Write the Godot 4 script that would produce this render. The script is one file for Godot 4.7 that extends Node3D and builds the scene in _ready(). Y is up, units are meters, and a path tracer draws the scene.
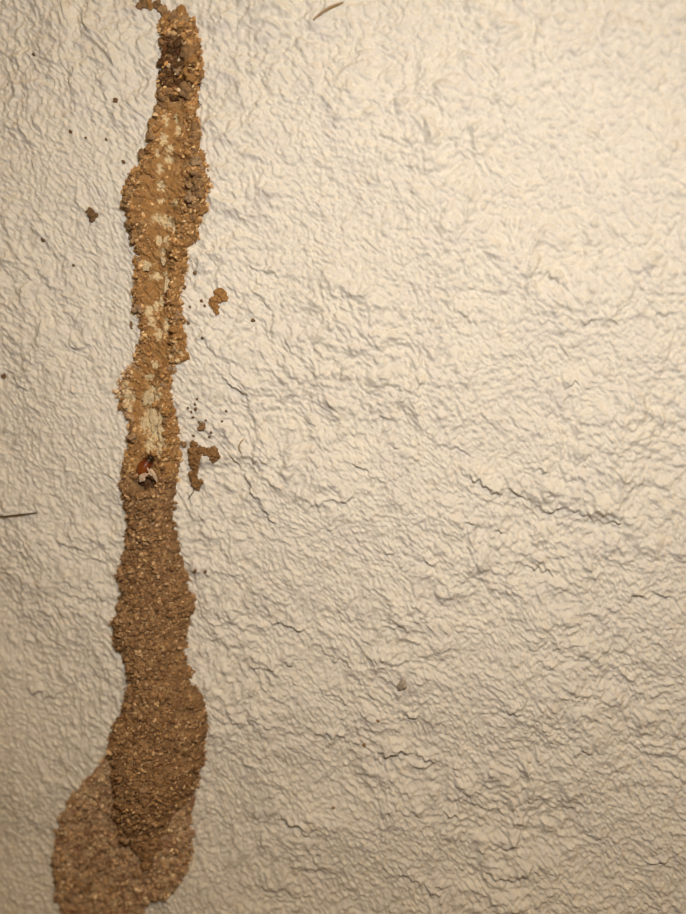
extends Node3D
# A clay shelter tube that termites built on a rough painted wall, seen from close up.
# Wall plane: z = 0 facing +z, x right, y up. Real size: one step S of the tracing chart is 0.125 mm.

const S := 0.000125
const FW := 686.0
const FH := 914.0
const FOV := 55.0
var cam_pos := Vector3.ZERO
var cam_basis := Basis()
var focal := 1.0
var rng := RandomNumberGenerator.new()
var M := {}
var tones := {}
var names := {}

# ------------------------------------------------------------------ helpers
func lin(r: float, g: float, b: float) -> Color:
	return Color(r / 255.0, g / 255.0, b / 255.0).srgb_to_linear()

func numbered(called: String) -> String:
	if not names.has(called):
		names[called] = 0
		return called
	names[called] += 1
	return "%s_%03d" % [called, names[called]]

func tag(o: Node, label: String, category: String, group := "", kind := "") -> void:
	if label: o.set_meta("label", label)
	if category: o.set_meta("category", category)
	if group: o.set_meta("group", group)
	if kind: o.set_meta("kind", kind)

func thing(called: String, at: Vector3, label: String, category: String, group := "") -> Node3D:
	var o := Node3D.new()
	o.name = numbered(called)
	add_child(o)
	o.position = at
	tag(o, label, category, group)
	return o

func put(called: String, mesh: Mesh, mat: Material, parent: Node) -> MeshInstance3D:
	var o := MeshInstance3D.new()
	o.name = numbered(called) if parent == self else called
	o.mesh = mesh
	o.material_override = mat
	o.cast_shadow = GeometryInstance3D.SHADOW_CASTING_SETTING_ON
	parent.add_child(o, true)
	return o

func noise(seed_: int, wavelength: float, type := FastNoiseLite.TYPE_SIMPLEX_SMOOTH, octaves := 1) -> FastNoiseLite:
	var n := FastNoiseLite.new()
	n.seed = seed_
	n.noise_type = type
	n.frequency = 1.0 / wavelength
	if octaves == 1:
		n.fractal_type = FastNoiseLite.FRACTAL_NONE
	else:
		n.fractal_type = FastNoiseLite.FRACTAL_FBM
		n.fractal_octaves = octaves
	return n

# traced point -> wall chart (units of S, x right, y up) and back
func wall_of(u: float, v: float) -> Vector2:
	var d := cam_basis * Vector3((u - FW / 2) / focal, -(v - FH / 2) / focal, -1.0)
	var t := -cam_pos.z / d.z
	return Vector2(cam_pos.x + d.x * t, cam_pos.y + d.y * t) / S

func trace_of(x: float, y: float) -> Vector2:
	var q := (Vector3(x * S, y * S, 0) - cam_pos) * cam_basis
	return Vector2(FW / 2 + focal * q.x / -q.z, FH / 2 - focal * q.y / -q.z)

# ------------------------------------------------------------------ wall relief
var n_warp_x: FastNoiseLite
var n_warp_y: FastNoiseLite
var n_big: FastNoiseLite
var n_lump: FastNoiseLite
var n_mid: FastNoiseLite
var n_pop1: FastNoiseLite
var n_pop2: FastNoiseLite
var n_warp2_x: FastNoiseLite
var n_warp2_y: FastNoiseLite
var n_fine: FastNoiseLite
var n_grain: FastNoiseLite
var n_area: FastNoiseLite
var n_vert: FastNoiseLite
var crease := PackedFloat32Array()
const CW := 720
const CH := 950

func stamp_crease(pts: Array, amp: float, reach: float) -> void:
	# a lip of paint: the upper side swells towards the line and breaks off just below it
	for k in pts.size() - 1:
		var a := Vector2(pts[k][0], pts[k][1])
		var b := Vector2(pts[k + 1][0], pts[k + 1][1])
		var ab := b - a
		if ab.x < 0:
			var c := a; a = b; b = c; ab = b - a
		var nrm := Vector2(ab.y, -ab.x).normalized()   # points to the upper side
		var x0 := int(maxf(minf(a.x, b.x) - reach * 2, -16)); var x1 := int(minf(maxf(a.x, b.x) + reach * 2, CW - 18))
		var y0 := int(maxf(minf(a.y, b.y) - reach * 2.5, -16)); var y1 := int(minf(maxf(a.y, b.y) + reach * 2.5, CH - 18))
		for y in range(y0, y1 + 1):
			for x in range(x0, x1 + 1):
				var p := Vector2(x, y)
				var t := (p - a).dot(ab) / ab.length_squared()
				var tc := clampf(t, 0, 1)
				var off := p - (a + ab * tc)
				var side := off.dot(nrm)
				var along := off.length() if tc != t else absf(side)
				var endk := 1.0 if tc == t else exp(-pow((t - tc) * ab.length() / 5.0, 2))
				if k == 0 and t < 0.5: endk *= smoothstep(-0.2, 0.5, t)
				if k == pts.size() - 2 and t > 0.5: endk *= smoothstep(1.2, 0.5, t)
				var h := 0.0
				if side >= 0:
					h = amp * exp(-side / reach) * smoothstep(-1.2, 1.6, side)
				else:
					h = amp * 0.22 * smoothstep(-1.6, 0.0, side) - amp * 0.35 * exp(-absf(side + 1.5) / 3.5)
				h *= endk
				var i := (y + 16) * CW + x + 16
				if absf(h) > absf(crease[i]): crease[i] = h

func crease_at(u: float, v: float) -> float:
	var x := u + 16.0
	var y := v + 16.0
	if x < 0 or y < 0 or x >= CW - 1 or y >= CH - 1: return 0.0
	var i := int(x); var j := int(y)
	var fx := x - i; var fy := y - j
	var k := j * CW + i
	return lerpf(lerpf(crease[k], crease[k + 1], fx), lerpf(crease[k + CW], crease[k + CW + 1], fx), fy)

func calm(u: float, v: float) -> float:
	# two stretches where the plaster was smoothed flatter: left of the foot of the tube and right of it
	return clampf(bump(u, 40.0, 90.0) * smoothstep(540, 700, v) + bump(u, 240.0, 70.0) * smoothstep(720, 800, v), 0, 1)

func dab(n: float, lift: float) -> float:
	# a rounded dab of paint standing on a flat ground
	var q := n + lift
	return 0.5 * (q + sqrt(q * q + 0.012))

func wall_h(x: float, y: float, u: float, v: float) -> float:
	# left of the tube the brush ran downwards, to the right of it across
	var side := smoothstep(-250.0, -120.0, x + 0.15 * y)
	var sx := x * lerpf(1.1, 1.0, side) + y * 0.12 + n_warp_x.get_noise_2d(x, y) * 6.0
	var sy := y * lerpf(0.92, 1.0, side) - x * 0.05 + n_warp_y.get_noise_2d(x, y) * 6.0
	var flat := calm(u, v)
	var rough := clampf(0.95 + n_area.get_noise_2d(x, y) * 1.0, 0.4, 1.5) * (1.0 - 0.5 * flat) * lerpf(0.75, 1.0, side)
	var a := dab(n_lump.get_noise_2d(sx, sy), 0.05)
	var b := dab(n_pop1.get_noise_2d(sx, sy), 0.10)
	var c := dab(n_pop2.get_noise_2d(sx + 300.0, sy), 0.10)
	var h := -2.2 + n_big.get_noise_2d(x, y) * 5.0 + n_mid.get_noise_2d(sx, sy) * 2.4 * rough
	h += a * 3.2 * rough
	h += b * 2.5 * (0.4 + 0.6 * rough) * (0.7 + 0.8 * a)
	h += c * 2.1 * (0.5 + 0.5 * rough)
	h += dab(n_fine.get_noise_2d(sx, sy), 0.0) * 2.1
	h += n_grain.get_noise_2d(x, y) * 0.6
	return h

func full_wall_h(x: float, y: float) -> float:
	var q := trace_of(x, y)
	var a := n_warp2_x.get_noise_2d(q.x * 1.2, q.y * 1.2)
	var b := n_warp2_y.get_noise_2d(q.x * 1.2, q.y * 1.2)
	return wall_h(x, y, q.x, q.y) + crease_at(q.x + a * 3.5, q.y + b * 4.5) * clampf(0.75 + n_mid.get_noise_2d(q.x * 3.0, q.y * 2.0) * 0.9, 0.2, 1.3)

func axis_steps(lo: float, hi: float, step: float, lo_end: float, hi_end: float) -> PackedFloat32Array:
	var a := PackedFloat32Array()
	var s := step
	var p := lo
	var left := []
	while p > lo_end:
		s *= 1.06
		p = maxf(p - s, lo_end)
		left.push_front(p)
	for q in left: a.append(q)
	p = lo
	while p <= hi:
		a.append(p)
		p += step
	p = a[a.size() - 1]
	s = step
	while p < hi_end:
		s *= 1.06
		p = minf(p + s, hi_end)
		a.append(p)
	return a

func grid_mesh(pos: PackedVector3Array, col: PackedColorArray, nx: int, ny: int, keep: PackedByteArray) -> ArrayMesh:
	# rows run upwards; normals from the neighbours
	var nor := PackedVector3Array(); nor.resize(pos.size())
	for j in ny:
		for i in nx:
			var i0 := maxi(i - 1, 0); var i1 := mini(i + 1, nx - 1)
			var j0 := maxi(j - 1, 0); var j1 := mini(j + 1, ny - 1)
			var dx := pos[j * nx + i1] - pos[j * nx + i0]
			var dy := pos[j1 * nx + i] - pos[j0 * nx + i]
			nor[j * nx + i] = dx.cross(dy).normalized()
	var idx := PackedInt32Array()
	for j in ny - 1:
		for i in nx - 1:
			var k := j * nx + i
			if keep.size() and not (keep[k] or keep[k + 1] or keep[k + nx] or keep[k + nx + 1]): continue
			idx.append(k); idx.append(k + nx); idx.append(k + 1)
			idx.append(k + 1); idx.append(k + nx); idx.append(k + nx + 1)
	if keep.size():
		# drop the vertices nothing uses
		var used := PackedInt32Array(); used.resize(pos.size()); used.fill(-1)
		var p2 := PackedVector3Array(); var n2 := PackedVector3Array(); var c2 := PackedColorArray()
		for k in idx.size():
			var o := idx[k]
			if used[o] < 0:
				used[o] = p2.size()
				p2.append(pos[o]); n2.append(nor[o]); c2.append(col[o])
			idx[k] = used[o]
		pos = p2; nor = n2; col = c2
	return array_mesh(pos, nor, col, idx)

func array_mesh(pos: PackedVector3Array, nor: PackedVector3Array, col: PackedColorArray, idx: PackedInt32Array) -> ArrayMesh:
	var arr := []
	arr.resize(Mesh.ARRAY_MAX)
	arr[Mesh.ARRAY_VERTEX] = pos
	arr[Mesh.ARRAY_NORMAL] = nor
	if col.size(): arr[Mesh.ARRAY_COLOR] = col
	arr[Mesh.ARRAY_INDEX] = idx
	var m := ArrayMesh.new()
	m.add_surface_from_arrays(Mesh.PRIMITIVE_TRIANGLES, arr)
	return m

# ------------------------------------------------------------------ tube outline (traced rows: v, left, right)
const ROWS := [
	[14, 165, 168], [20, 163, 192], [30, 162, 195], [45, 160, 198], [60, 161, 201], [70, 161, 202], [80, 159, 199], [90, 159, 195],
	[100, 159, 194], [108, 158, 195], [115, 154, 196], [125, 153, 198], [135, 150, 200], [145, 149, 199], [155, 146, 201],
	[162, 143, 204], [170, 133, 206], [180, 130, 209], [190, 126, 210], [200, 126, 207], [210, 127, 205], [220, 128, 199],
	[230, 128, 197], [240, 134, 195], [250, 135, 188], [260, 134, 185], [270, 135, 184], [280, 134, 183], [290, 132, 181],
	[300, 133, 180], [310, 136, 182], [320, 138, 185], [330, 140, 184], [340, 140, 185], [350, 137, 187], [360, 135, 188],
	[366, 130, 173], [370, 127, 172], [380, 121, 171], [390, 117, 169], [400, 117, 171], [410, 121, 173], [420, 130, 176],
	[430, 130, 178], [440, 130, 178], [450, 127, 178], [460, 125, 178], [470, 123, 176], [480, 122, 175], [490, 122, 173],
	[500, 125, 173], [510, 126, 172], [520, 128, 172], [530, 128, 175], [545, 125, 175], [555, 124, 178], [565, 121, 182],
	[575, 119, 184], [590, 121, 188], [600, 120, 191], [610, 115, 192], [620, 112, 187], [630, 113, 185], [640, 115, 184],
	[650, 123, 183], [660, 126, 185], [670, 131, 191], [680, 130, 193], [690, 127, 197], [700, 125, 202], [710, 124, 205],
	[720, 117, 206], [730, 113, 206], [740, 111, 203], [750, 112, 204], [760, 114, 204], [770, 117, 199], [780, 119, 195],
	[790, 119, 192], [800, 117, 188], [812, 116, 178], [826, 122, 170], [840, 131, 165], [852, 141, 161], [862, 150, 156]]
const PATCH := [
	[748, 112, 190], [755, 106, 196], [765, 99, 197], [775, 90, 196], [785, 82, 194], [795, 72, 192], [805, 65, 191], [815, 60, 190],
	[830, 56, 190], [850, 54, 190], [870, 52, 187], [880, 53, 182], [890, 53, 174], [897, 54, 161], [903, 56, 146], [914, 60, 142], [935, 70, 138]]

func edge(rows: Array, v: float, col: int) -> float:
	if v <= rows[0][0]: return rows[0][col]
	var lo := 0
	var hi := rows.size() - 1
	if v >= rows[hi][0]: return rows[hi][col]
	while hi - lo > 1:
		var m := (lo + hi) / 2
		if rows[m][0] <= v: lo = m
		else: hi = m
	var t: float = (v - rows[lo][0]) / float(rows[hi][0] - rows[lo][0])
	return lerpf(rows[lo][col], rows[hi][col], t)

var n_rag: FastNoiseLite
var n_rag2: FastNoiseLite
var n_cell: FastNoiseLite
var n_clump: FastNoiseLite
var n_tone: FastNoiseLite
var n_pale: FastNoiseLite

func inset(rows: Array, u: float, v: float) -> float:
	# distance inside the ragged outline, negative outside
	var l := edge(rows, v, 1) + 1.5
	var r := edge(rows, v, 2)
	var d := minf(u - l, r - u)
	return d + n_rag.get_noise_2d(u, v) * 2.6 + n_rag2.get_noise_2d(u, v) * 1.5

func crumbly(u: float, v: float) -> float:
	return (0.5 - n_cell.get_noise_2d(u, v)) * 1.1 + n_clump.get_noise_2d(u, v) * 1.6

# pale scrapes where the clay came away: u, v, half width, half height
const PALE := [
	[163, 201, 4, 3], [176, 204, 5, 4], [160, 219, 6, 5], [169, 222, 8, 7], [176, 231, 3, 6], [160, 241, 2.5, 6], [168, 241, 3, 5],
	[165, 252, 4, 4], [164, 260, 3, 4], [147, 266, 4, 4], [156, 276, 6, 4], [166, 274, 3, 3], [168, 286, 3, 8], [150, 311, 5, 6], [157, 306, 3, 6],
	[163, 302, 3, 7], [153, 322, 4, 6], [160, 334, 4, 7], [168, 326, 3, 9], [179, 349, 3, 4], [175, 357, 3, 4], [184, 353, 3, 3], [182, 362, 3, 4],
	[157, 365, 4, 4], [150, 377, 5, 3.5], [156, 388, 6, 5], [150, 398, 7, 8], [161, 396, 5, 6], [153, 414, 8, 8], [163, 418, 6, 9], [147, 424, 6, 10],
	[157, 432, 9, 9], [152, 444, 6, 7], [162, 448, 4, 8], [166, 440, 4, 7], [122, 398, 5, 8], [130, 396, 6, 9], [128, 408, 6, 5], [127, 384, 4, 5],
	[165, 140, 4, 7], [172, 150, 4, 6], [178, 130, 3, 8], [162, 170, 3, 5], [163, 187, 4, 5], [170, 160, 4, 4], [160, 155, 3, 4], [176, 118, 3, 5], [166, 120, 3, 6]]

func paleness(u: float, v: float) -> float:
	var best := 0.0
	for e in PALE:
		var dv: float = absf(v - e[1])
		if dv > e[3] * 2.0: continue
		var d := Vector2((u - e[0]) / e[2], dv / e[3]).length()
		best = maxf(best, 1.25 - d)
	return clampf(smoothstep(-0.1, 0.35, best * 0.8 - 0.2 + n_pale.get_noise_2d(u, v) * 0.6), 0, 1) if best > 0 else 0.0

# heights over the wall, in chart units; below zero the crust dives under the paint
func h_floor(u: float, v: float) -> float:
	# the opened upper run: a thin smear of clay between two low broken side walls
	var d := inset(ROWS, u, v)
	var ends := minf(v - 88.0, 481.0 - v) * 0.6
	d = minf(d, ends)
	if mouth(u, v) > 0.2: return -4.0
	if d < -3: return -4.0
	var l := edge(ROWS, v, 1); var r := edge(ROWS, v, 2)
	var t := (u - l) / maxf(r - l, 1)
	var h := 1.8 * smoothstep(-1.5, 2.5, d) + minf(d, 0.0) * 1.2
	h += n_clump.get_noise_2d(u * 0.7, v * 0.5) * 1.0 + (0.5 - n_cell.get_noise_2d(u, v)) * 0.5
	# broken side walls
	var tall_l := 2.0 + 6.0 * bump(v, 200, 45) + 3.5 * bump(v, 460, 40) + 2.0 * bump(v, 300, 60) + 3.0 * bump(v, 130, 30)
	var tall_r := 3.5 + 6.5 * bump(v, 190, 42) + 4.5 * bump(v, 270, 60) + 4.5 * bump(v, 440, 40) + 4.0 * bump(v, 345, 30) + 3.0 * bump(v, 120, 25)
	var wl := 0.17 + 0.10 * bump(v, 200, 40)
	var wr := 0.18 + 0.06 * bump(v, 200, 40)
	h += tall_l * bump(t, 0.13, wl) * smoothstep(-1.0, 4.0, d) * (0.8 + 0.5 * n_rag.get_noise_2d(v * 1.3, 40.0))
	h += tall_r * bump(t, 0.88, wr) * smoothstep(-1.0, 4.0, d) * (0.8 + 0.5 * n_rag.get_noise_2d(v * 1.3, 90.0))
	h += crumbly(u, v) * 1.5 * clampf(bump(t, 0.1, 0.25) + bump(t, 0.9, 0.25), 0, 1)
	h -= paleness(u, v) * 0.9
	return h

func bump(x: float, c: float, w: float) -> float:
	var q := (x - c) / w
	return exp(-q * q)

func h_plug(u: float, v: float) -> float:
	# dark rough plug at the head of the run
	var d := inset(ROWS, u, v)
	d = minf(d, minf(v - 16.0, 100.0 - v) * 0.8)
	if d < -3: return -4.0
	var l := edge(ROWS, v, 1); var r := edge(ROWS, v, 2)
	var t := (u - l) / maxf(r - l, 1)
	var h := 9.0 * pow(clampf((d + 1.0) / 7.0, 0, 1), 0.6) + minf(d, 0.0) * 1.2
	h -= 7.0 * bump(t, 0.42, 0.26) * smoothstep(30, 44, v) * smoothstep(94, 80, v)
	h += crumbly(u, v) * 1.8
	h += n_rag.get_noise_2d(u * 0.9, v * 0.9) * 2.6 * smoothstep(0.0, 5.0, d)
	return h

func mouth(u: float, v: float) -> float:
	# the opening where the roof of the tube is gone
	var q := Vector2((u - 149.5 - n_rag.get_noise_2d(v, 3.0)) / 10.0, (v - 482.5 + n_rag2.get_noise_2d(u, 9.0)) / 6.0).length()
	return smoothstep(1.12, 0.9, q)

func h_crust(u: float, v: float) -> float:
	# the whole, closed lower run: a half-round roof of clay
	var d := inset(ROWS, u, v)
	var top := 470.0 + n_rag.get_noise_2d(u * 1.4, 11.0) * 6.0
	d = minf(d, minf((v - top) * 0.8, (870.0 - v) * 0.5))
	if d < -3: return -4.0
	var l := edge(ROWS, v, 1); var r := edge(ROWS, v, 2)
	var half := maxf((r - l) / 2.0, 4.0)
	var t := clampf(d / half, 0, 1)
	var rise := (lerpf(13.0, 20.0, smoothstep(490, 620, v)) + lerpf(0.0, 18.0, smoothstep(640, 785, v)) + 4.0 * bump(v, 484, 12)) * clampf(half / 30.0, 0.85, 1.1)
	rise = lerpf(rise, 13.0, pow(clampf((v - 772.0) / 82.0, 0, 1), 1.2))
	var h := rise * pow(1.0 - pow(1.0 - t, 2.2), 0.62) + minf(d, 0.0) * 1.2
	h += n_clump.get_noise_2d(u * 0.35, v * 0.35) * 2.2 * smoothstep(0, 8, d)
	h += crumbly(u, v) * 1.9
	h = lerpf(h, minf(h, 0.5), mouth(u, v))
	return h

func h_patch(u: float, v: float) -> float:
	# an older, flat layer round the foot of the tube
	var d := inset(PATCH, u, v)
	d = minf(d, (v - 745.0) * 0.6)
	if d < -3: return -4.0
	var h := 7.5 * pow(clampf((d + 0.5) / 9.0, 0, 1), 0.55) + minf(d, 0.0) * 1.2
	h += n_clump.get_noise_2d(u * 0.4, v * 0.4 + 70.0) * 2.0 * smoothstep(0, 8, d)
	h += crumbly(u, v) * 1.6
	return h

# clay colours, as linear reflectance
var OCHRE := Color(0.46, 0.245, 0.083)
var UMBER := Color(0.335, 0.200, 0.095)
var GREYED := Color(0.47, 0.315, 0.185)
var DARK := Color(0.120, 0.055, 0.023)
var CREAM := Color(0.93, 0.76, 0.46)
var TAN := Color(0.58, 0.38, 0.18)

func c_floor(u: float, v: float) -> Color:
	var n := n_tone.get_noise_2d(u, v)
	var c := OCHRE.lerp(TAN, clampf(n * 0.8 + 0.1, 0, 0.6)).lerp(UMBER, clampf(-n * 0.9, 0, 0.6))
	return c.lerp(CREAM, paleness(u, v) * 0.9)

func c_plug(u: float, v: float) -> Color:
	var l := edge(ROWS, v, 1); var r := edge(ROWS, v, 2)
	var t := (u - l) / maxf(r - l, 1)
	# dark chewed clay fills the left and middle of the head, with a ragged outline
	var q := Vector2((t - 0.34) / 0.42, (v - 66.0) / 28.0).length() + n_rag.get_noise_2d(u, v) * 0.35 + n_pale.get_noise_2d(u, v) * 0.25
	var k := smoothstep(1.06, 0.94, q)
	return OCHRE.lerp(UMBER, 0.4 + n_tone.get_noise_2d(u, v) * 0.6).lerp(DARK, k)

func c_crust(u: float, v: float) -> Color:
	return UMBER.lerp(TAN, clampf(n_tone.get_noise_2d(u, v) * 0.7, -0.3, 0.6))

func c_patch(u: float, v: float) -> Color:
	return GREYED.lerp(CREAM, clampf(n_tone.get_noise_2d(u * 0.8, v * 0.8) * 0.6, -0.25, 0.4))

func sheet(hf: Callable, cf: Callable, box: Rect2, step: float) -> ArrayMesh:
	var a := Vector2(INF, INF); var b := Vector2(-INF, -INF)
	for c in [box.position, box.end, Vector2(box.position.x, box.end.y), Vector2(box.end.x, box.position.y)]:
		var w := wall_of(c.x, c.y)
		a = a.min(w); b = b.max(w)
	var nx := int((b.x - a.x) / step) + 1
	var ny := int((b.y - a.y) / step) + 1
	var pos := PackedVector3Array(); var col := PackedColorArray(); var keep := PackedByteArray()
	for j in ny:
		for i in nx:
			var x := a.x + i * step
			var y := a.y + j * step
			var q := trace_of(x, y)
			var h: float = hf.call(q.x, q.y)
			var shown := h > -3.0
			keep.append(1 if shown else 0)
			pos.append(Vector3(x, y, (full_wall_h(x, y) if shown else 0.0) + h) * S)
			col.append(cf.call(q.x, q.y) if shown else Color.BLACK)
	return grid_mesh(pos, col, nx, ny, keep)

# ------------------------------------------------------------------ grains and clods
var ico_p := []     # by subdivision
var ico_f := []

func make_icos() -> void:
	var t := (1.0 + sqrt(5.0)) / 2.0
	var p: Array = []
	for q in [[-1, t, 0], [1, t, 0], [-1, -t, 0], [1, -t, 0], [0, -1, t], [0, 1, t], [0, -1, -t], [0, 1, -t], [t, 0, -1], [t, 0, 1], [-t, 0, -1], [-t, 0, 1]]:
		p.append(Vector3(q[0], q[1], q[2]).normalized())
	var f := [[0, 11, 5], [0, 5, 1], [0, 1, 7], [0, 7, 10], [0, 10, 11], [1, 5, 9], [5, 11, 4], [11, 10, 2], [10, 7, 6], [7, 1, 8],
		[3, 9, 4], [3, 4, 2], [3, 2, 6], [3, 6, 8], [3, 8, 9], [4, 9, 5], [2, 4, 11], [6, 2, 10], [8, 6, 7], [9, 8, 1]]
	for s in 4:
		ico_p.append(p.duplicate()); ico_f.append(f.duplicate())
		var mids := {}
		var f2 := []
		for tri in f:
			var m := []
			for e in 3:
				var a: int = tri[e]; var b: int = tri[(e + 1) % 3]
				var key := mini(a, b) * 100000 + maxi(a, b)
				if not mids.has(key):
					mids[key] = p.size()
					p.append((p[a] + p[b]).normalized())
				m.append(mids[key])
			f2.append([tri[0], m[0], m[2]]); f2.append([tri[1], m[1], m[0]]); f2.append([tri[2], m[2], m[1]]); f2.append([m[0], m[1], m[2]])
		f = f2

func clod_mesh(seed_: int, sub: int, rough: float, tone: Color, squash := Vector3.ONE) -> ArrayMesh:
	# a knobbly lump of about unit radius, its clay mottled
	var big := noise(seed_, 1.3)
	var fine := noise(seed_ + 7, 0.5, FastNoiseLite.TYPE_CELLULAR)
	var mott := noise(seed_ + 9, 0.5, FastNoiseLite.TYPE_SIMPLEX_SMOOTH, 2)
	var pos := PackedVector3Array(); var col := PackedColorArray(); var idx := PackedInt32Array()
	for d in ico_p[sub]:
		var r := 1.0 + rough * big.get_noise_3dv(d) * 1.5 + rough * 0.5 * (-0.5 - fine.get_noise_3dv(d))
		pos.append(d * r * squash)
		var m := mott.get_noise_3dv(d * 1.2)
		col.append(tone.lerp(TAN, clampf(m * 0.6, 0, 0.35)).lerp(DARK, clampf(-m * 0.8, 0, 0.4)))
	for t in ico_f[sub]:
		idx.append(t[0]); idx.append(t[2]); idx.append(t[1])
	return finish(pos, col, idx)

func finish(pos: PackedVector3Array, col: PackedColorArray, idx: PackedInt32Array) -> ArrayMesh:
	# smooth normals from clockwise faces
	var nor := PackedVector3Array(); nor.resize(pos.size())
	for k in range(0, idx.size(), 3):
		var n := (pos[idx[k + 2]] - pos[idx[k]]).cross(pos[idx[k + 1]] - pos[idx[k]])
		for e in 3: nor[idx[k + e]] += n
	for k in nor.size(): nor[k] = nor[k].normalized()
	return array_mesh(pos, nor, col, idx)

class Grains:
	var pos := PackedVector3Array()
	var nor := PackedVector3Array()
	var col := PackedColorArray()
	var idx := PackedInt32Array()

func add_grain(g: Grains, at: Vector3, r: float, c: Color) -> void:
	# one small angular grain with flat faces (chart units), longer one way than the other
	var turn := Basis(Vector3(0, 0, 1), 0.6 + rng.randfn() * 0.7) * Basis(Vector3(1, 0, 0), rng.randf() * TAU)
	var sc := Vector3(rng.randf_range(1.0, 1.7), rng.randf_range(0.6, 1.0), rng.randf_range(0.6, 1.0)) * r
	var p := PackedVector3Array()
	for d in ico_p[0]:
		p.append((at + turn * ((d as Vector3) * sc * rng.randf_range(0.6, 1.2))) * S)
	for t in ico_f[0]:
		var n := (p[t[1]] - p[t[0]]).cross(p[t[2]] - p[t[0]]).normalized()
		for e in [t[0], t[2], t[1]]:
			g.idx.append(g.pos.size())
			g.pos.append(p[e])
			g.nor.append(n)
			g.col.append(c)

func grain_color(kind: int) -> Color:
	var q := rng.randf()
	var k := rng.randf_range(0.72, 1.28)
	var c: Color
	match kind:
		0:  # closed run
			if q < 0.60: c = UMBER
			elif q < 0.86: c = DARK.lerp(UMBER, 0.45)
			elif q < 0.97: c = TAN.lerp(GREYED, 0.7)
			else: c = TAN.lerp(CREAM, 0.12)
		1:  # opened run
			if q < 0.5: c = OCHRE.lerp(UMBER, 0.4)
			elif q < 0.72: c = DARK.lerp(UMBER, 0.6)
			elif q < 0.93: c = TAN
			else: c = CREAM.lerp(TAN, 0.75)
		2:  # dark plug
			if q < 0.6: c = DARK
			elif q < 0.85: c = UMBER.lerp(DARK, 0.4)
			elif q < 0.95: c = OCHRE
			else: c = CREAM.lerp(GREYED, 0.6)
		_:  # old greyed layer
			if q < 0.5: c = GREYED
			elif q < 0.68: c = UMBER.lerp(DARK, 0.3)
			elif q < 0.9: c = TAN.lerp(GREYED, 0.5)
			else: c = CREAM.lerp(GREYED, 0.4)
	return Color(c.r * k, c.g * k, c.b * k)

func scatter(hf: Callable, box: Rect2, count: int, r0: float, r1: float, pick: Callable) -> ArrayMesh:
	var g := Grains.new()
	for k in count:
		var u := box.position.x + rng.randf() * box.size.x
		var v := box.position.y + rng.randf() * box.size.y
		var h: float = hf.call(u, v)
		if h < -2.2: continue
		var kind: int = pick.call(u, v, h)
		if kind < 0: continue
		var r := r0 + (r1 - r0) * pow(rng.randf(), 1.6)
		var w := wall_of(u, v)
		add_grain(g, Vector3(w.x, w.y, full_wall_h(w.x, w.y) + maxf(h, 0.0) + r * 0.4), r, grain_color(kind))
	return array_mesh(g.pos, g.nor, g.col, g.idx)

# ------------------------------------------------------------------ round sections (lathe, tube)
func lathe(prof: Array, sides: int, fwd := Vector3(0, 0, 1)) -> ArrayMesh:
	# prof: [radius, along]; closed at both ends; axis along fwd
	var b := Basis.looking_at(-fwd, Vector3.UP if absf(fwd.y) < 0.9 else Vector3.RIGHT)
	var st := SurfaceTool.new()
	st.begin(Mesh.PRIMITIVE_TRIANGLES)
	for k in prof.size() - 1:
		st.set_smooth_group(k)
		for s in sides:
			var q := []
			for e in [[k, s], [k, s + 1], [k + 1, s + 1], [k + 1, s]]:
				var an: float = TAU * e[1] / sides
				q.append(b * Vector3(cos(an) * prof[e[0]][0], sin(an) * prof[e[0]][0], prof[e[0]][1]))
			for t in [[0, 2, 1], [0, 3, 2]]:
				for i in t: st.add_vertex(q[i])
	st.generate_normals()
	return st.commit()

func tube_into(pos: PackedVector3Array, idx: PackedInt32Array, col: PackedColorArray, pts: Array, rad: Array, c: Array, sides := 8) -> void:
	# a swept round section through pts with a radius and a colour at each point
	var base := pos.size()
	var n := pts.size()
	var up := Vector3(0.31, 0.17, 0.93)
	for k in n:
		var d: Vector3 = (pts[mini(k + 1, n - 1)] - pts[maxi(k - 1, 0)]).normalized()
		var a := d.cross(up).normalized()
		var b := d.cross(a)
		for s in sides:
			var an := TAU * s / sides
			pos.append(pts[k] + (a * cos(an) + b * sin(an)) * rad[k])
			col.append(c[k])
	for k in n - 1:
		for s in sides:
			var p := base + k * sides + s
			var q := base + k * sides + (s + 1) % sides
			idx.append(p); idx.append(q); idx.append(p + sides)
			idx.append(q); idx.append(q + sides); idx.append(p + sides)

func on_wall(u: float, v: float, h := 0.0) -> Vector3:
	var w := wall_of(u, v)
	return Vector3(w.x, w.y, full_wall_h(w.x, w.y) + h) * S

func box_mesh(size: Vector3) -> BoxMesh:
	var b := BoxMesh.new()
	b.size = size
	return b

# ------------------------------------------------------------------ materials
func noise_image(seed_: int, wavelength: float, octaves: int, lo: float, hi: float, type := FastNoiseLite.TYPE_SIMPLEX_SMOOTH, size := 512) -> ImageTexture:
	var n := noise(seed_, wavelength, type, octaves)
	var im := n.get_seamless_image(size, size, false, false, 0.1, true)
	im.convert(Image.FORMAT_L8)
	if lo > 0.0 or hi < 1.0:
		var data := im.get_data()
		for k in data.size(): data[k] = int(255.0 * lerpf(lo, hi, data[k] / 255.0))
		im = Image.create_from_data(size, size, false, Image.FORMAT_L8, data)
	return ImageTexture.create_from_image(im)

func mat(color: Color, rough: float, vertex := false) -> StandardMaterial3D:
	var m := StandardMaterial3D.new()
	m.albedo_color = color.linear_to_srgb()
	m.roughness = rough
	m.vertex_color_use_as_albedo = vertex
	m.metallic_specular = 0.4
	return m

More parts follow.
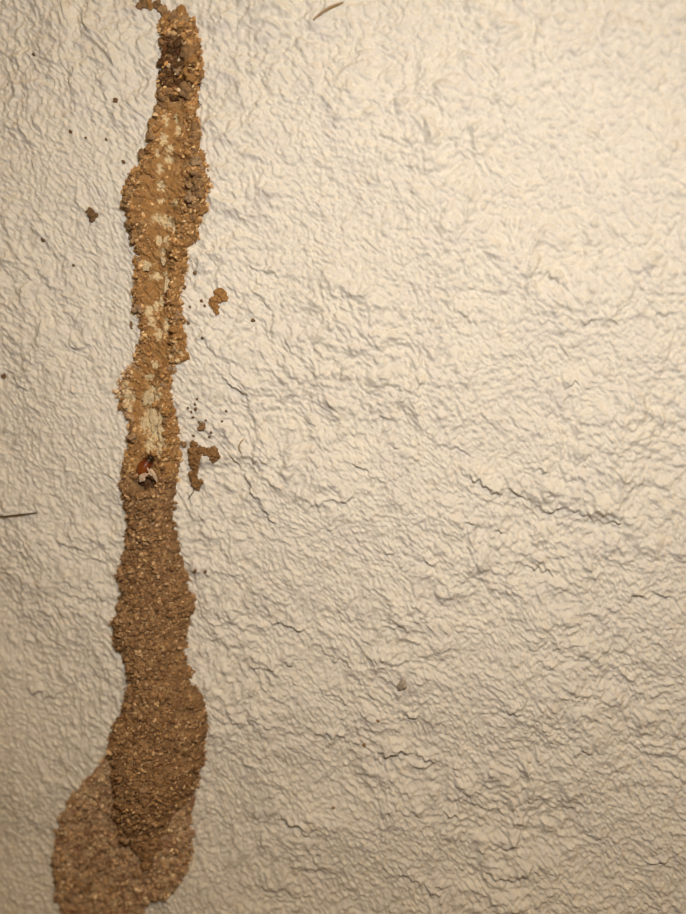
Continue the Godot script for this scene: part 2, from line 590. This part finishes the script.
func make_materials() -> void:
	var paint := mat(Color.WHITE, 0.62, true)
	paint.uv1_triplanar = true; paint.uv1_world_triplanar = true
	paint.uv1_scale = Vector3.ONE * 55.0
	paint.heightmap_enabled = true
	paint.heightmap_texture = noise_image(5, 9.0, 3, 0, 1)
	paint.heightmap_scale = 0.006
	paint.heightmap_deep_parallax = false
	paint.albedo_texture = noise_image(6, 30.0, 4, 0.90, 1.0)
	M.paint = paint
	var clay := mat(Color.WHITE, 0.85, true)
	clay.uv1_triplanar = true; clay.uv1_world_triplanar = true
	clay.uv1_scale = Vector3.ONE * 90.0
	clay.heightmap_enabled = true
	clay.heightmap_texture = noise_image(15, 8.0, 3, 0, 1)
	clay.heightmap_scale = 0.012
	clay.heightmap_deep_parallax = false
	clay.albedo_texture = noise_image(16, 9.0, 3, 0.72, 1.0)
	clay.metallic_specular = 0.3
	M.clay = clay
	M.grain = mat(Color.WHITE, 0.9, true)
	M.grain.metallic_specular = 0.2
	tones = {"umber": UMBER, "dark": DARK, "ochre": OCHRE, "greyed": GREYED, "tan": TAN.lerp(UMBER, 0.4), "cream": CREAM, "brown": Color(0.22, 0.13, 0.065), "rust": Color(0.32, 0.17, 0.065), "stone": Color(0.55, 0.48, 0.37)}
	M.insect = mat(Color.WHITE, 0.28, true)
	M.hair = mat(Color(0.07, 0.05, 0.03), 0.6)
	M.hair_pale = mat(Color(0.30, 0.20, 0.10), 0.6)
	M.plain = mat(Color(0.62, 0.57, 0.48), 0.9)
	M.floor = mat(Color(0.30, 0.20, 0.12), 0.7)
	M.metal = mat(Color(0.05, 0.05, 0.055), 0.4)
	M.metal.metallic = 0.8
	var glow := mat(Color(0.9, 0.9, 0.85), 0.4)
	glow.emission_enabled = true
	glow.emission = Color(1.0, 0.86, 0.66)
	glow.emission_energy_multiplier = 1.0
	M.glow = glow

# ------------------------------------------------------------------ the scene
const AREA_POS := Vector3(0.025, 0.044, 0.112)

func _ready() -> void:
	rng.seed = 4711
	# camera: a phone held close, turned a little so that the upper right of the wall is nearer
	var cam := Camera3D.new()
	cam.name = "camera"
	cam.fov = FOV
	var dist := FH * 0.5 * S / tan(deg_to_rad(FOV) / 2)
	cam_pos = Vector3(tan(deg_to_rad(8.0)), tan(deg_to_rad(7.0)), 1.0).normalized() * dist
	cam.near = 0.005
	cam.far = 20.0
	add_child(cam)
	cam.look_at_from_position(cam_pos, Vector3.ZERO, Vector3.UP)
	cam_basis = cam.transform.basis
	focal = FH / 2 / tan(deg_to_rad(FOV) / 2)
	var lens := CameraAttributesPhysical.new()
	lens.frustum_focal_length = 12.0 / tan(deg_to_rad(FOV) / 2)
	lens.frustum_focus_distance = dist - 0.0005
	lens.frustum_near = 0.005
	lens.frustum_far = 20.0
	lens.exposure_aperture = 6.5
	cam.attributes = lens
	cam.fov = FOV

	var we := WorldEnvironment.new()
	we.name = "environment"
	var env := Environment.new()
	env.background_mode = Environment.BG_COLOR
	env.background_color = Color(0.01, 0.01, 0.01)
	env.tonemap_mode = Environment.TONE_MAPPER_LINEAR
	env.tonemap_exposure = 0.323
	env.sdfgi_enabled = true
	env.ssao_enabled = true
	env.ssil_enabled = true
	we.environment = env
	add_child(we)

	# torch beside the lens, standing in for the phone flash (body built below)
	var spot := SpotLight3D.new()
	spot.name = "torch_light"
	spot.light_color = Color(1.0, 0.975, 0.952)
	spot.light_energy = 0.047
	spot.light_size = 0.006
	spot.spot_range = 4.0
	spot.spot_attenuation = 2.0
	spot.spot_angle = 70.0
	spot.spot_angle_attenuation = 1.0
	spot.shadow_enabled = true
	add_child(spot)
	spot.look_at_from_position(AREA_POS, Vector3(0.013, 0.020, 0.0), Vector3.UP)
	# unseen ceiling lamp, added as warm fill light
	var room := OmniLight3D.new()
	room.name = "added_fill_light"
	room.light_color = Color(1.0, 0.80, 0.40)
	room.light_energy = 1.6
	room.light_size = 0.14
	room.omni_range = 6.0
	room.omni_attenuation = 2.0
	room.shadow_enabled = true
	room.position = Vector3(0.5, 1.18, 1.0)
	add_child(room)

	make_materials()
	make_icos()
	n_pop1 = noise(41, 19.0); n_pop2 = noise(42, 10.0)
	n_warp2_x = noise(43, 13.0); n_warp2_y = noise(44, 13.0)
	n_warp_x = noise(1, 60.0); n_warp_y = noise(2, 60.0)
	n_big = noise(3, 170.0); n_lump = noise(4, 36.0); n_mid = noise(5, 75.0)
	n_fine = noise(6, 5.5); n_grain = noise(7, 3.6); n_area = noise(8, 190.0)
	n_rag = noise(20, 14.0); n_rag2 = noise(21, 5.0); n_cell = noise(22, 4.5, FastNoiseLite.TYPE_CELLULAR)
	n_clump = noise(23, 13.0, FastNoiseLite.TYPE_SIMPLEX_SMOOTH, 2); n_tone = noise(24, 16.0, FastNoiseLite.TYPE_SIMPLEX_SMOOTH, 3); n_pale = noise(25, 4.0, FastNoiseLite.TYPE_SIMPLEX_SMOOTH, 2)
	crease.resize(CW * CH)
	trace_creases()

	build_room()
	build_tube()
	build_termite()
	build_crumbs()
	build_fibres()

func trace_creases() -> void:
	var lines := [
		[[218, 440], [228, 449], [237, 465], [253, 494], [262, 508], [276, 526], [288, 538]], [[250, 458], [258, 461], [267, 467]],
		[[303, 506], [317, 503], [342, 501], [363, 492]], [[347, 464], [366, 471], [391, 487]], [[377, 414], [388, 419], [398, 421]], [[388, 446], [396, 447], [405, 442]],
		[[412, 559], [426, 562], [441, 565]], [[381, 554], [390, 555], [398, 550]], [[306, 641], [324, 655], [342, 662], [359, 674]], [[267, 621], [288, 627], [306, 632]],
		[[242, 671], [271, 667], [306, 662]], [[320, 692], [335, 696], [349, 705]],
		[[466, 474], [482, 483], [494, 492], [510, 490], [528, 501], [546, 515], [567, 508], [585, 515], [602, 522], [631, 524]], [[519, 476], [532, 471], [549, 473]],
		[[521, 563], [539, 570], [560, 581], [565, 588]], [[443, 446], [461, 450], [475, 453]], [[620, 609], [636, 594], [656, 595], [684, 602]],
		[[648, 637], [663, 630], [684, 625]], [[595, 648], [613, 653], [627, 650]], [[464, 520], [489, 528], [510, 535]],
		[[528, 272], [549, 275], [570, 288]], [[576, 318], [585, 323], [602, 320], [627, 323]], [[556, 344], [567, 355], [588, 362]], [[560, 390], [574, 384], [592, 389]],
		[[443, 305], [457, 313], [478, 327]], [[641, 316], [655, 316], [670, 312]], [[239, 263], [260, 270], [281, 277]], [[250, 288], [267, 305], [285, 312], [313, 309]],
		[[285, 341], [292, 351], [306, 362]], [[218, 369], [232, 387], [253, 397]], [[204, 337], [221, 359], [239, 366]], [[374, 139], [398, 139], [420, 146]], [[384, 380], [405, 390], [434, 383]],
		[[223, 716], [234, 724], [246, 730]], [[359, 724], [370, 716], [381, 719]], [[398, 717], [410, 719], [420, 717]],
		[[313, 735], [342, 739], [363, 746], [374, 756], [398, 753], [420, 758], [441, 763]], [[278, 818], [292, 824], [310, 832], [324, 824]],
		[[384, 820], [393, 810], [410, 813], [427, 813]], [[395, 884], [402, 874], [420, 884], [434, 891], [446, 886]], [[450, 804], [464, 797], [486, 793]], [[443, 809], [450, 815], [457, 820]],
		[[454, 834], [468, 845], [493, 852], [514, 847], [532, 841]], [[471, 868], [489, 877], [510, 882], [528, 877], [537, 868]], [[503, 708], [516, 714], [528, 717]],
		[[595, 846], [606, 840], [620, 825]], [[624, 792], [638, 786], [663, 793]], [[571, 749], [585, 752], [599, 753]], [[656, 770], [670, 775], [684, 778]], [[641, 859], [655, 863], [670, 863]],
		[[7, 384], [20, 386], [34, 391]], [[51, 350], [75, 347], [92, 345]], [[64, 299], [72, 306], [81, 316]], [[54, 538], [75, 548], [92, 557], [112, 562]], [[76, 602], [92, 598], [112, 601]], [[20, 690], [45, 697], [66, 695]]]
	for k in lines.size():
		stamp_crease(lines[k], [3.6, 4.4, 3.0, 4.0][k % 4] * (1.25 if lines[k].size() > 4 else 1.0), [8.0, 11.0, 7.0][k % 3])

func build_room() -> void:
	var xs := axis_steps(-420, 390, 1.25, -1.5 / S, 1.5 / S)
	var ys := axis_steps(-545, 490, 1.25, -1.25 / S, 1.25 / S)
	var nx := xs.size(); var ny := ys.size()
	var pos := PackedVector3Array(); var col := PackedColorArray()
	pos.resize(nx * ny); col.resize(nx * ny)
	var stain := noise(31, 45.0, FastNoiseLite.TYPE_SIMPLEX_SMOOTH, 3)
	var a := Color(0.73, 0.69, 0.59)
	var b := Color(0.71, 0.67, 0.585)
	var rusty := Color(0.66, 0.53, 0.36)
	for j in ny:
		var y := ys[j]
		var oy := maxf(maxf(-545 - y, y - 490), 0.0)
		for i in nx:
			var x := xs[i]
			var o := maxf(maxf(-420 - x, x - 390), oy)
			var h := 0.0
			if o < 900.0:
				h = full_wall_h(x, y) * (1.0 - o / 900.0)
			pos[j * nx + i] = Vector3(x, y, h) * S
			var n := stain.get_noise_2d(x, y)
			col[j * nx + i] = a.lerp(b, clampf(0.5 + n * 1.6, 0, 1)).lerp(rusty, smoothstep(0.30, 0.55, stain.get_noise_2d(x * 1.7 + 900.0, y * 1.7)) * 0.16)
	var wall := put("wall_back", grid_mesh(pos, col, nx, ny, PackedByteArray()), M.paint, self)
	tag(wall, "cream painted wall with a rough lumpy plaster texture", "wall", "", "structure")
	var core := put("core", box_mesh(Vector3(3.0, 2.5, 0.12)), M.plain, wall)
	core.position = Vector3(0, 0, -0.061)
	for q in [["wall_left", Vector3(0.1, 2.5, 2.2), Vector3(-1.55, 0, 1.04), "plain cream side wall to the left of the rough wall", "wall"],
			["wall_right", Vector3(0.1, 2.5, 2.2), Vector3(1.55, 0, 1.04), "plain cream side wall to the right of the rough wall", "wall"],
			["wall_front", Vector3(3.2, 2.5, 0.1), Vector3(0, 0, 2.19), "plain cream wall facing the rough wall across the room", "wall"],
			["ceiling", Vector3(3.2, 0.1, 2.36), Vector3(0, 1.3, 1.06), "plain cream ceiling of the room", "ceiling"],
			["floor", Vector3(3.2, 0.1, 2.36), Vector3(0, -1.3, 1.06), "brown floor of the room", "floor"]]:
		var o := put(q[0], box_mesh(q[1]), M.floor if q[0] == "floor" else M.plain, self)
		o.position = q[2]
		tag(o, q[3], q[4], "", "structure")
	# body of the added fill lamp on the ceiling
	var cl := thing("added_fill_lamp", Vector3(0.5, 1.25, 1.0), "round white ceiling lamp added out of view as warm fill", "lamp")
	put("mounting_plate", lathe([[0, 0], [0.12, 0], [0.12, -0.012], [0.1, -0.016], [0, -0.016]], 32, Vector3.UP), M.metal, cl)
	put("diffuser", lathe([[0, -0.055], [0.05, -0.053], [0.085, -0.044], [0.108, -0.028], [0.112, -0.014], [0, -0.014]], 32, Vector3.UP), M.glow, cl)
	# torch beside the camera
	var axis := (AREA_POS - Vector3(0.013, 0.020, 0.0)).normalized()
	var t := thing("torch", AREA_POS + axis * 0.002, "small black torch standing in for the phone flash", "torch")
	put("bezel", lathe([[0.0068, 0.0], [0.0085, 0.0], [0.0085, 0.006], [0.0075, 0.008], [0.0062, 0.006], [0.0062, 0.001], [0.0068, 0.0]], 32, axis), M.metal, t)
	put("lamp_lens", lathe([[0, 0.0015], [0.0062, 0.0015], [0.0062, 0.003], [0, 0.003]], 32, axis), M.glow, t)
	put("barrel", lathe([[0, 0.006], [0.0074, 0.006], [0.0066, 0.012], [0.0066, 0.07], [0.0058, 0.074], [0, 0.074]], 32, axis), M.metal, t)

func build_tube() -> void:
	var tube := thing("termite_mud_tube", Vector3.ZERO, "long brown termite mud tube down the plaster wall, broken open in its upper half", "mud tube")
	var plug := put("dark_plug", sheet(h_plug, c_plug, Rect2(148, 8, 66, 100), 1.0), M.clay, tube)
	plug.set_meta("label", "dark crumbly head of the mud tube")
	var gp := put("grains", scatter(h_plug, Rect2(148, 8, 66, 100), 1500, 1.0, 2.9, func(u, v, _h):
		var k := bump(u, 175.0, 15.0) * smoothstep(34, 46, v) * smoothstep(96, 84, v)
		return 2 if rng.randf() < k * 1.2 else 1), M.grain, plug)
	gp.set_meta("kind", "stuff")
	var floor_ := put("opened_run", sheet(h_floor, c_floor, Rect2(108, 82, 110, 410), 1.0), M.clay, tube)
	floor_.set_meta("label", "ochre smear of clay with pale scraped patches")
	var gf := put("grains", scatter(h_floor, Rect2(108, 82, 110, 410), 11000, 0.8, 2.4, func(u, v, h):
		var l := edge(ROWS, v, 1); var r := edge(ROWS, v, 2)
		var t: float = (u - l) / maxf(r - l, 1)
		var side := bump(t, 0.06, 0.16) + bump(t, 0.94, 0.16) + 0.10
		if paleness(u, v) > 0.3: side *= 0.25
		if rng.randf() > side: return -1
		if v > 366 and v < 420 and t < 0.4: return 3
		return 1), M.grain, floor_)
	gf.set_meta("kind", "stuff")
	var patch := put("old_layer", sheet(h_patch, c_patch, Rect2(40, 738, 165, 200), 1.0), M.clay, tube)
	patch.set_meta("label", "flat greyish brown layer round the foot of the tube")
	var gq := put("grains", scatter(h_patch, Rect2(40, 738, 165, 200), 5200, 0.9, 2.5, func(_u, _v, _h): return 3), M.grain, patch)
	gq.set_meta("kind", "stuff")
	var crust := put("closed_run", sheet(h_crust, c_crust, Rect2(102, 460, 115, 415), 1.0), M.clay, tube)
	crust.set_meta("label", "rounded granular roof of brown clay")
	var gc := put("grains", scatter(h_crust, Rect2(102, 460, 115, 415), 9500, 0.9, 2.6, func(u, v, _h): return -1 if mouth(u, v) > 0.6 else 0), M.grain, crust)
	gc.set_meta("kind", "stuff")
	# the broken edge of the roof hangs over the mouth
	var lp := PackedVector3Array(); var li := PackedInt32Array(); var lc := PackedColorArray()
	for row in 1:
		var pts := []; var rad := []; var cs := []
		for k in 13:
			var f := k / 12.0
			var u := lerpf(138.0, 162.0, f)
			var arch := sin(f * PI)
			pts.append(on_wall(u, 491.5 - row * 3.4 + 1.2 * n_rag2.get_noise_2d(u, row * 9.0), 7.0 + arch * (10.5 - row * 0.8)))
			rad.append((3.0 - 0.4 * row + 0.9 * n_rag2.get_noise_2d(u * 1.7, 60.0 + row * 20.0)) * S)
			cs.append(UMBER)
		tube_into(lp, li, lc, pts, rad, cs, 10)
	var lip := put("roof_lip", finish(lp, lc, li), M.clay, tube)
	lip.set_meta("label", "broken edge of the tube's roof over its mouth")
	var lg := Grains.new()
	for k in 120:
		var f := rng.randf()
		var u := lerpf(137.0, 163.0, f)
		var v := rng.randf_range(488.5, 495.0)
		add_grain(lg, on_wall(u, v, 9.0 + sin(f * PI) * 11.5) / S, rng.randf_range(1.0, 2.2), grain_color(0))
	var lgm := put("grains", array_mesh(lg.pos, lg.nor, lg.col, lg.idx), M.grain, lip)
	lgm.set_meta("kind", "stuff")
	# clods: lumps large enough to tell apart
	var shapes := {}
	for tone in tones:
		shapes[tone] = []
		for k in 5: shapes[tone].append(clod_mesh(200 + k * 13, 2, 0.5, tones[tone]))
	var spots := []
	# head of the run: dark chunks and the ochre knob, then the mouth
	for q in [[183, 15, 5.5, "ochre"], [187, 24, 4, "tan"], [177, 22, 5, "umber"], [169, 24, 5, "ochre"], [165, 18, 4, "umber"], [162, 10, 4, "tan"], [158, 5, 4.5, "umber"], [150, 2, 5, "ochre"], [142, 2, 5, "umber"], [140, 7, 3, "umber"],
			[182, 68, 4, "greyed"], [179, 73, 3.5, "greyed"], [185, 46, 4, "tan"], [177, 43, 3.5, "umber"], [190, 56, 6, "umber"], [195, 66, 6, "ochre"], [192, 78, 6, "ochre"], [187, 92, 6, "umber"], [165, 95, 5, "umber"], [176, 97, 4, "dark"], [143, 482.5, 3.4, "dark"], [149, 484, 4, "dark"], [155, 483, 3.4, "dark"]]:  # last three dark clods are added to give the mouth its darkness
		spots.append(q)
	for k in 26:
		spots.append([rng.randf_range(162, 185), rng.randf_range(42, 94), rng.randf_range(2.6, 4.6), "umber" if k % 7 == 0 else "dark"])
	# crumbling side walls of the opened run
	for k in 46:
		var v := rng.randf_range(104, 240)
		var right := k % 2 == 0
		var e := edge(ROWS, v, 2) if right else edge(ROWS, v, 1)
		var wide := 15.0 if v > 165 and v < 232 else 5.0
		var off := rng.randf_range(1.0, wide)
		spots.append([e - off if right else e + off, v, rng.randf_range(2.6, 5.0), ["umber", "tan", "ochre", "greyed", "umber"][rng.randi() % 5]])
	for k in 22:
		var v := rng.randf_range(250, 470)
		var right := k % 2 == 0
		var e := edge(ROWS, v, 2) if right else edge(ROWS, v, 1)
		var off := rng.randf_range(1.0, 8.0)
		spots.append([e - off if right else e + off, v, rng.randf_range(2.2, 4.0), ["umber", "ochre", "greyed", "ochre"][rng.randi() % 4]])
	# foot
	for k in 22:
		var v := rng.randf_range(765, 905)
		var l := edge(PATCH, v, 1); var r := edge(PATCH, v, 2)
		spots.append([rng.randf_range(l + 3, r - 3), v, rng.randf_range(2.8, 5.0), ["greyed", "greyed", "tan", "umber"][rng.randi() % 4]])
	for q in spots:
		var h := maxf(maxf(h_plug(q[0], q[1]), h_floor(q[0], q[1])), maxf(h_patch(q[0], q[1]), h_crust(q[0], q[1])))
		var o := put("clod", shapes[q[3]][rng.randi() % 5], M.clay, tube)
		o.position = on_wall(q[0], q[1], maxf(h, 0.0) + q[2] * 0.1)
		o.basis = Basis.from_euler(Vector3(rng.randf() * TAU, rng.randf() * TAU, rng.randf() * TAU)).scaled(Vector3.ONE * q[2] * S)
	# pale flakes of paint still sticking in the opened run
	var flakes := []
	for k in 4: flakes.append(clod_mesh(400 + k * 17, 2, 0.6, CREAM, Vector3(1, 1, 0.28)))
	for q in [[160, 241, 3, 6.5], [168, 241, 3, 5], [164, 259, 3, 5], [147, 266, 4, 4], [168, 286, 2.6, 8], [149, 399, 6, 7], [154, 419, 5, 9], [146, 426, 4, 8], [163, 430, 4, 8], [150, 377, 5, 3], [182, 62, 3.5, 4], [180, 71, 4, 4]]:
		var o := put("paint_flake", flakes[rng.randi() % 4], M.clay, tube)
		o.position = on_wall(q[0], q[1], maxf(maxf(h_floor(q[0], q[1]), h_plug(q[0], q[1])), 0) + 0.4)
		o.basis = Basis.from_euler(Vector3(rng.randf_range(-0.2, 0.2), rng.randf_range(-0.2, 0.2), 0)) * Basis.from_scale(Vector3(q[2], q[3], 4.0) * S)

func build_termite() -> void:
	# amber abdomen, dark head, lying slantwise at the mouth of the closed run
	var t := thing("termite", on_wall(145, 466, 6), "small amber termite with a dark head at the broken mouth of the mud tube", "insect")
	var pos := PackedVector3Array(); var idx := PackedInt32Array(); var col := PackedColorArray()
	var a := wall_of(144.0, 474.5); var b := wall_of(156.0, 454.5)
	var ax := Vector3(b.x - a.x, b.y - a.y, 1.5)
	var mid := (a + b) * 0.5
	var ln := ax.length()
	var d := ax / ln
	var amber := Color(0.24, 0.066, 0.014); var rust := Color(0.13, 0.03, 0.008); var black := Color(0.03, 0.012, 0.006)
	var prof := [[0.0, 0.1], [0.03, 2.4], [0.10, 4.2], [0.19, 5.3], [0.24, 5.1], [0.27, 5.6], [0.35, 5.9], [0.40, 5.5], [0.43, 5.8], [0.50, 5.4], [0.55, 4.8], [0.58, 4.9], [0.64, 4.0], [0.68, 3.2], [0.72, 3.5], [0.78, 3.4], [0.81, 2.3], [0.84, 3.0], [0.90, 3.6], [0.96, 2.9], [0.99, 1.4], [1.0, 0.1]]
	var pts := []; var rad := []; var cs := []
	for p in prof:
		var f: float = p[0]
		var side := d.cross(Vector3(0, 0, 1)).normalized()
		pts.append(((d * (f - 0.5) * ln) + side * (sin(f * PI) * -0.8) + Vector3(0, 0, sin(f * PI) * 1.5)) * S)
		rad.append(p[1] * 1.25 * S)
		cs.append(amber.lerp(rust, clampf((f - 0.3) * 3.0, 0, 1)).lerp(black, smoothstep(0.66, 0.80, f)))
	tube_into(pos, idx, col, pts, rad, cs, 20)
	# six thin legs and two feelers grow from the thorax and the head
	var side2 := d.cross(Vector3(0, 0, 1)).normalized()
	for k in 6:
		var s := 1.0 if k % 2 == 0 else -1.0
		var f: float = [0.62, 0.68, 0.74][k / 2]
		var root: Vector3 = d * (f - 0.5) * ln + side2 * s * 2.0
		var knee: Vector3 = root + side2 * s * 4.0 + d * (f - 0.67) * 40.0 + Vector3(0, 0, 1.5)
		var foot: Vector3 = knee + side2 * s * 3.0 + d * (f - 0.67) * 30.0 + Vector3(0, 0, -4.5)
		tube_into(pos, idx, col, [root * S, knee * S, foot * S], [0.6 * S, 0.45 * S, 0.25 * S], [rust, rust, black], 6)
	for s in [-1.0, 1.0]:
		var root: Vector3 = d * 0.46 * ln + side2 * s * 1.2
		tube_into(pos, idx, col, [root * S, (root + d * 3.0 + side2 * s * 1.6) * S, (root + d * 5.0 + side2 * s * 4.0) * S], [0.4 * S, 0.35 * S, 0.2 * S], [black, rust, rust], 6)
	var body := put("body", finish(pos, col, idx), M.insect, t)
	t.position = Vector3(mid.x, mid.y, full_wall_h(mid.x, mid.y) + 8.5) * S
	# shed pale wing stubs below it
	var wing := clod_mesh(611, 3, 0.6, Color(0.95, 0.72, 0.50), Vector3(1, 1, 0.25))
	var w1 := put("pale_wing", wing, M.clay, t)
	w1.position = on_wall(149.5, 474.5, 17.0) - t.position
	w1.basis = Basis.from_euler(Vector3(0.3, 0, 0.5)) * Basis.from_scale(Vector3(5.6, 2.6, 5.0) * S)
	var w2 := put("pale_wing", wing, M.clay, t)
	w2.position = on_wall(158.5, 472.0, 17.0) - t.position
	w2.basis = Basis.from_euler(Vector3(0.2, 0.2, -1.15)) * Basis.from_scale(Vector3(6.8, 2.0, 5.0) * S)
	body.set_meta("label", "glossy amber body")

func lump(called: String, u: float, v: float, blobs: Array, matname: String, label: String, category: String, group := "") -> void:
	# one crumb joined from overlapping knobbly blobs: [du, dv, radius, height]
	var pos := PackedVector3Array(); var nor := PackedVector3Array(); var idx := PackedInt32Array(); var col := PackedColorArray()
	var origin := on_wall(u, v)
	for b in blobs:
		var m := clod_mesh(rng.randi() % 100000, 3 if b[2] > 2.0 else 1, 0.36, tones[matname])
		var arr := m.surface_get_arrays(0)
		var base := pos.size()
		var turn := Basis.from_euler(Vector3(0, 0, rng.randf() * TAU))
		var at := on_wall(u + b[0], v + b[1], b[3] * 0.35) - origin
		for p in arr[Mesh.ARRAY_VERTEX]:
			var q: Vector3 = turn * p
			pos.append(at + Vector3(q.x * b[2], q.y * b[2], q.z * b[3]) * S)
		for n in arr[Mesh.ARRAY_NORMAL]:
			var q: Vector3 = turn * n
			nor.append(Vector3(q.x / b[2], q.y / b[2], q.z / b[3]).normalized())
		col.append_array(arr[Mesh.ARRAY_COLOR])
		for k in arr[Mesh.ARRAY_INDEX]: idx.append(base + k)
	var o := put(called, array_mesh(pos, nor, col, idx), M.clay, self)
	o.position = origin
	tag(o, label, category, group)

func build_crumbs() -> void:
	lump("mud_crumb", 93, 215, [[-1, -2, 4.5, 3], [0.5, 1, 4, 3], [-1, 5, 2.6, 2]], "brown", "oval brown mud crumb alone on the plaster left of the tube", "crumb")
	lump("mud_crumb", 218, 299, [[1.5, -4, 6, 4], [4, -2, 5, 4], [-2, 1, 5, 4], [-4, 4, 4.5, 3], [-1, 9, 3.5, 3], [-1, 13, 2.8, 2.5], [-7, 5, 2.2, 2]], "ochre", "orange brown mud crumb with a hooked tail, right of the opened tube", "crumb")
	lump("mud_fragment", 199, 460, [[-5, -10, 5, 4], [-6, -4, 5, 4.5], [-3, 2, 5, 4], [-4, 8, 4, 4], [-5, 13, 4.5, 4], [-4, 19, 5, 4], [-4, 24, 4.5, 4], [1, 22, 3, 3], [-2, 28, 3, 3], [-1, -3, 5, 4], [4, -10, 4.5, 3.5], [10, -9, 4.5, 3.5], [15, -8, 5, 4], [17, -4, 4.5, 4], [14, -1, 3.5, 3], [-4, -16, 3.5, 3]], "rust", "branched brown mud fragment stuck on the plaster right of the termite", "mud fragment")
	lump("mud_crumb", 202, 427, [[0, 0, 4, 3], [-3, 2, 2.5, 2]], "umber", "small brown crumb just above the branched mud fragment", "crumb")
	lump("mud_crumb", 183, 444, [[0, 0, 3, 2.5], [1, 3, 2, 2]], "umber", "small brown crumb between the tube and the branched mud fragment", "crumb")
	lump("mud_crumb", 130, 325, [[0, -2.5, 1.5, 1.5], [0, 0, 1.7, 1.6], [0, 3, 1.5, 1.5]], "umber", "thin upright brown sliver close by the tube's left edge", "crumb")
	lump("plaster_nib", 402, 684, [[0, 0, 4.2, 4], [-1, 1.5, 3, 3]], "stone", "single grey nib on the bare plaster far from the tube", "nib")
	var where := {
		"left": ["tiny brown mud speck alone on the plaster left of the tube", "mud specks left of the tube"],
		"hook": ["tiny brown mud speck round the orange brown crumb with the hooked tail", "mud specks round the hooked crumb"],
		"branch": ["tiny brown mud speck sprinkled above the branched mud fragment", "mud specks above the branched fragment"],
		"pair": ["tiny brown speck of a pair beside the closed lower tube", "pair of specks beside the closed tube"],
		"bare": ["tiny rusty speck on the bare plaster below the single grey nib", "rusty specks on the bare plaster"]}
	for q in [[43, 240, 1.9, "left"], [72, 132, 1.8, "left"], [116, 101, 2.2, "left"], [124, 162, 2.0, "left"], [2, 376, 2.4, "left"], [106, 139, 1.2, "left"], [33, 54, 1.5, "left"], [73, 265, 1.3, "left"], [86, 138, 1.2, "left"],
			[195, 273, 1.8, "hook"], [185, 288, 2.0, "hook"], [189, 323, 1.8, "hook"], [253, 320, 2.0, "hook"], [202, 301, 1.5, "hook"], [191, 307, 1.4, "hook"], [206, 306, 1.2, "hook"], [204, 338, 1.1, "hook"],
			[197, 399, 1.4, "branch"], [195, 404, 1.5, "branch"], [196, 409, 1.6, "branch"], [226, 411, 1.3, "branch"], [188, 408, 1.1, "branch"], [191, 412, 1.2, "branch"], [193, 417, 1.1, "branch"], [222, 421, 1.2, "branch"], [209, 437, 1.4, "branch"], [212, 432, 1.2, "branch"], [199, 422, 1.2, "branch"], [193, 436, 1.5, "branch"], [206, 420, 1.0, "branch"],
			[196, 570, 2.0, "pair"], [206, 571, 1.7, "pair"],
			[378, 720, 1.5, "bare"], [364, 745, 1.9, "bare"], [333, 808, 1.6, "bare"]]:
		lump("mud_speck", q[0], q[1], [[0, 0, q[2], 1.6], [0.6, 0.8, q[2] * 0.6, 1.2]], "brown" if q[3] != "bare" else "ochre", where[q[3]][0], "speck", where[q[3]][1])

func fibre(called: String, pts: Array, r: float, matname: String, label: String) -> void:
	var pos := PackedVector3Array(); var idx := PackedInt32Array(); var col := PackedColorArray()
	var curve := Curve3D.new()
	var origin := on_wall(pts[0][0], pts[0][1])
	for k in pts.size():
		var p := on_wall(pts[k][0], pts[k][1], pts[k][2]) - origin
		var tan_ := Vector3.ZERO
		if k > 0 and k < pts.size() - 1:
			tan_ = (on_wall(pts[k + 1][0], pts[k + 1][1], pts[k + 1][2]) - on_wall(pts[k - 1][0], pts[k - 1][1], pts[k - 1][2])) / 6.0
		curve.add_point(p, -tan_, tan_)
	var line := []; var rad := []; var cs := []
	var n := 24
	for k in n + 1:
		line.append(curve.sample_baked(curve.get_baked_length() * k / n, true))
		rad.append(r * S * (0.35 + 0.65 * sin(PI * (0.12 + 0.76 * k / n))))
		cs.append(Color.WHITE)
	tube_into(pos, idx, col, line, rad, cs, 8)
	var o := put(called, finish(pos, PackedColorArray(), idx), M[matname], self)
	o.position = origin
	tag(o, label, "fibre")

func build_fibres() -> void:
	fibre("fibre", [[-2, 516, 2], [10, 515, 3], [24, 513.5, 3.5], [39, 512, 1.5]], 1.0, "hair", "short dark straight hair lying level on the plaster left of the tube")
	fibre("fibre", [[314, 22, 1], [322, 15, 3.5], [332, 8, 4.5], [343, 2, 2.5]], 1.2, "hair_pale", "short slanting grey fibre on the bare plaster above the tube's right")
	fibre("fibre", [[243, 439, 1], [240, 444, 2], [239.5, 449, 2], [242, 453, 1]], 0.7, "hair_pale", "tiny curled orange-brown fibre beside the branched mud fragment")
	fibre("fibre", [[195, 488, 3], [192, 494, 3], [188, 499, 1.5]], 0.5, "hair", "fine dark hair trailing from the foot of the branched mud fragment")
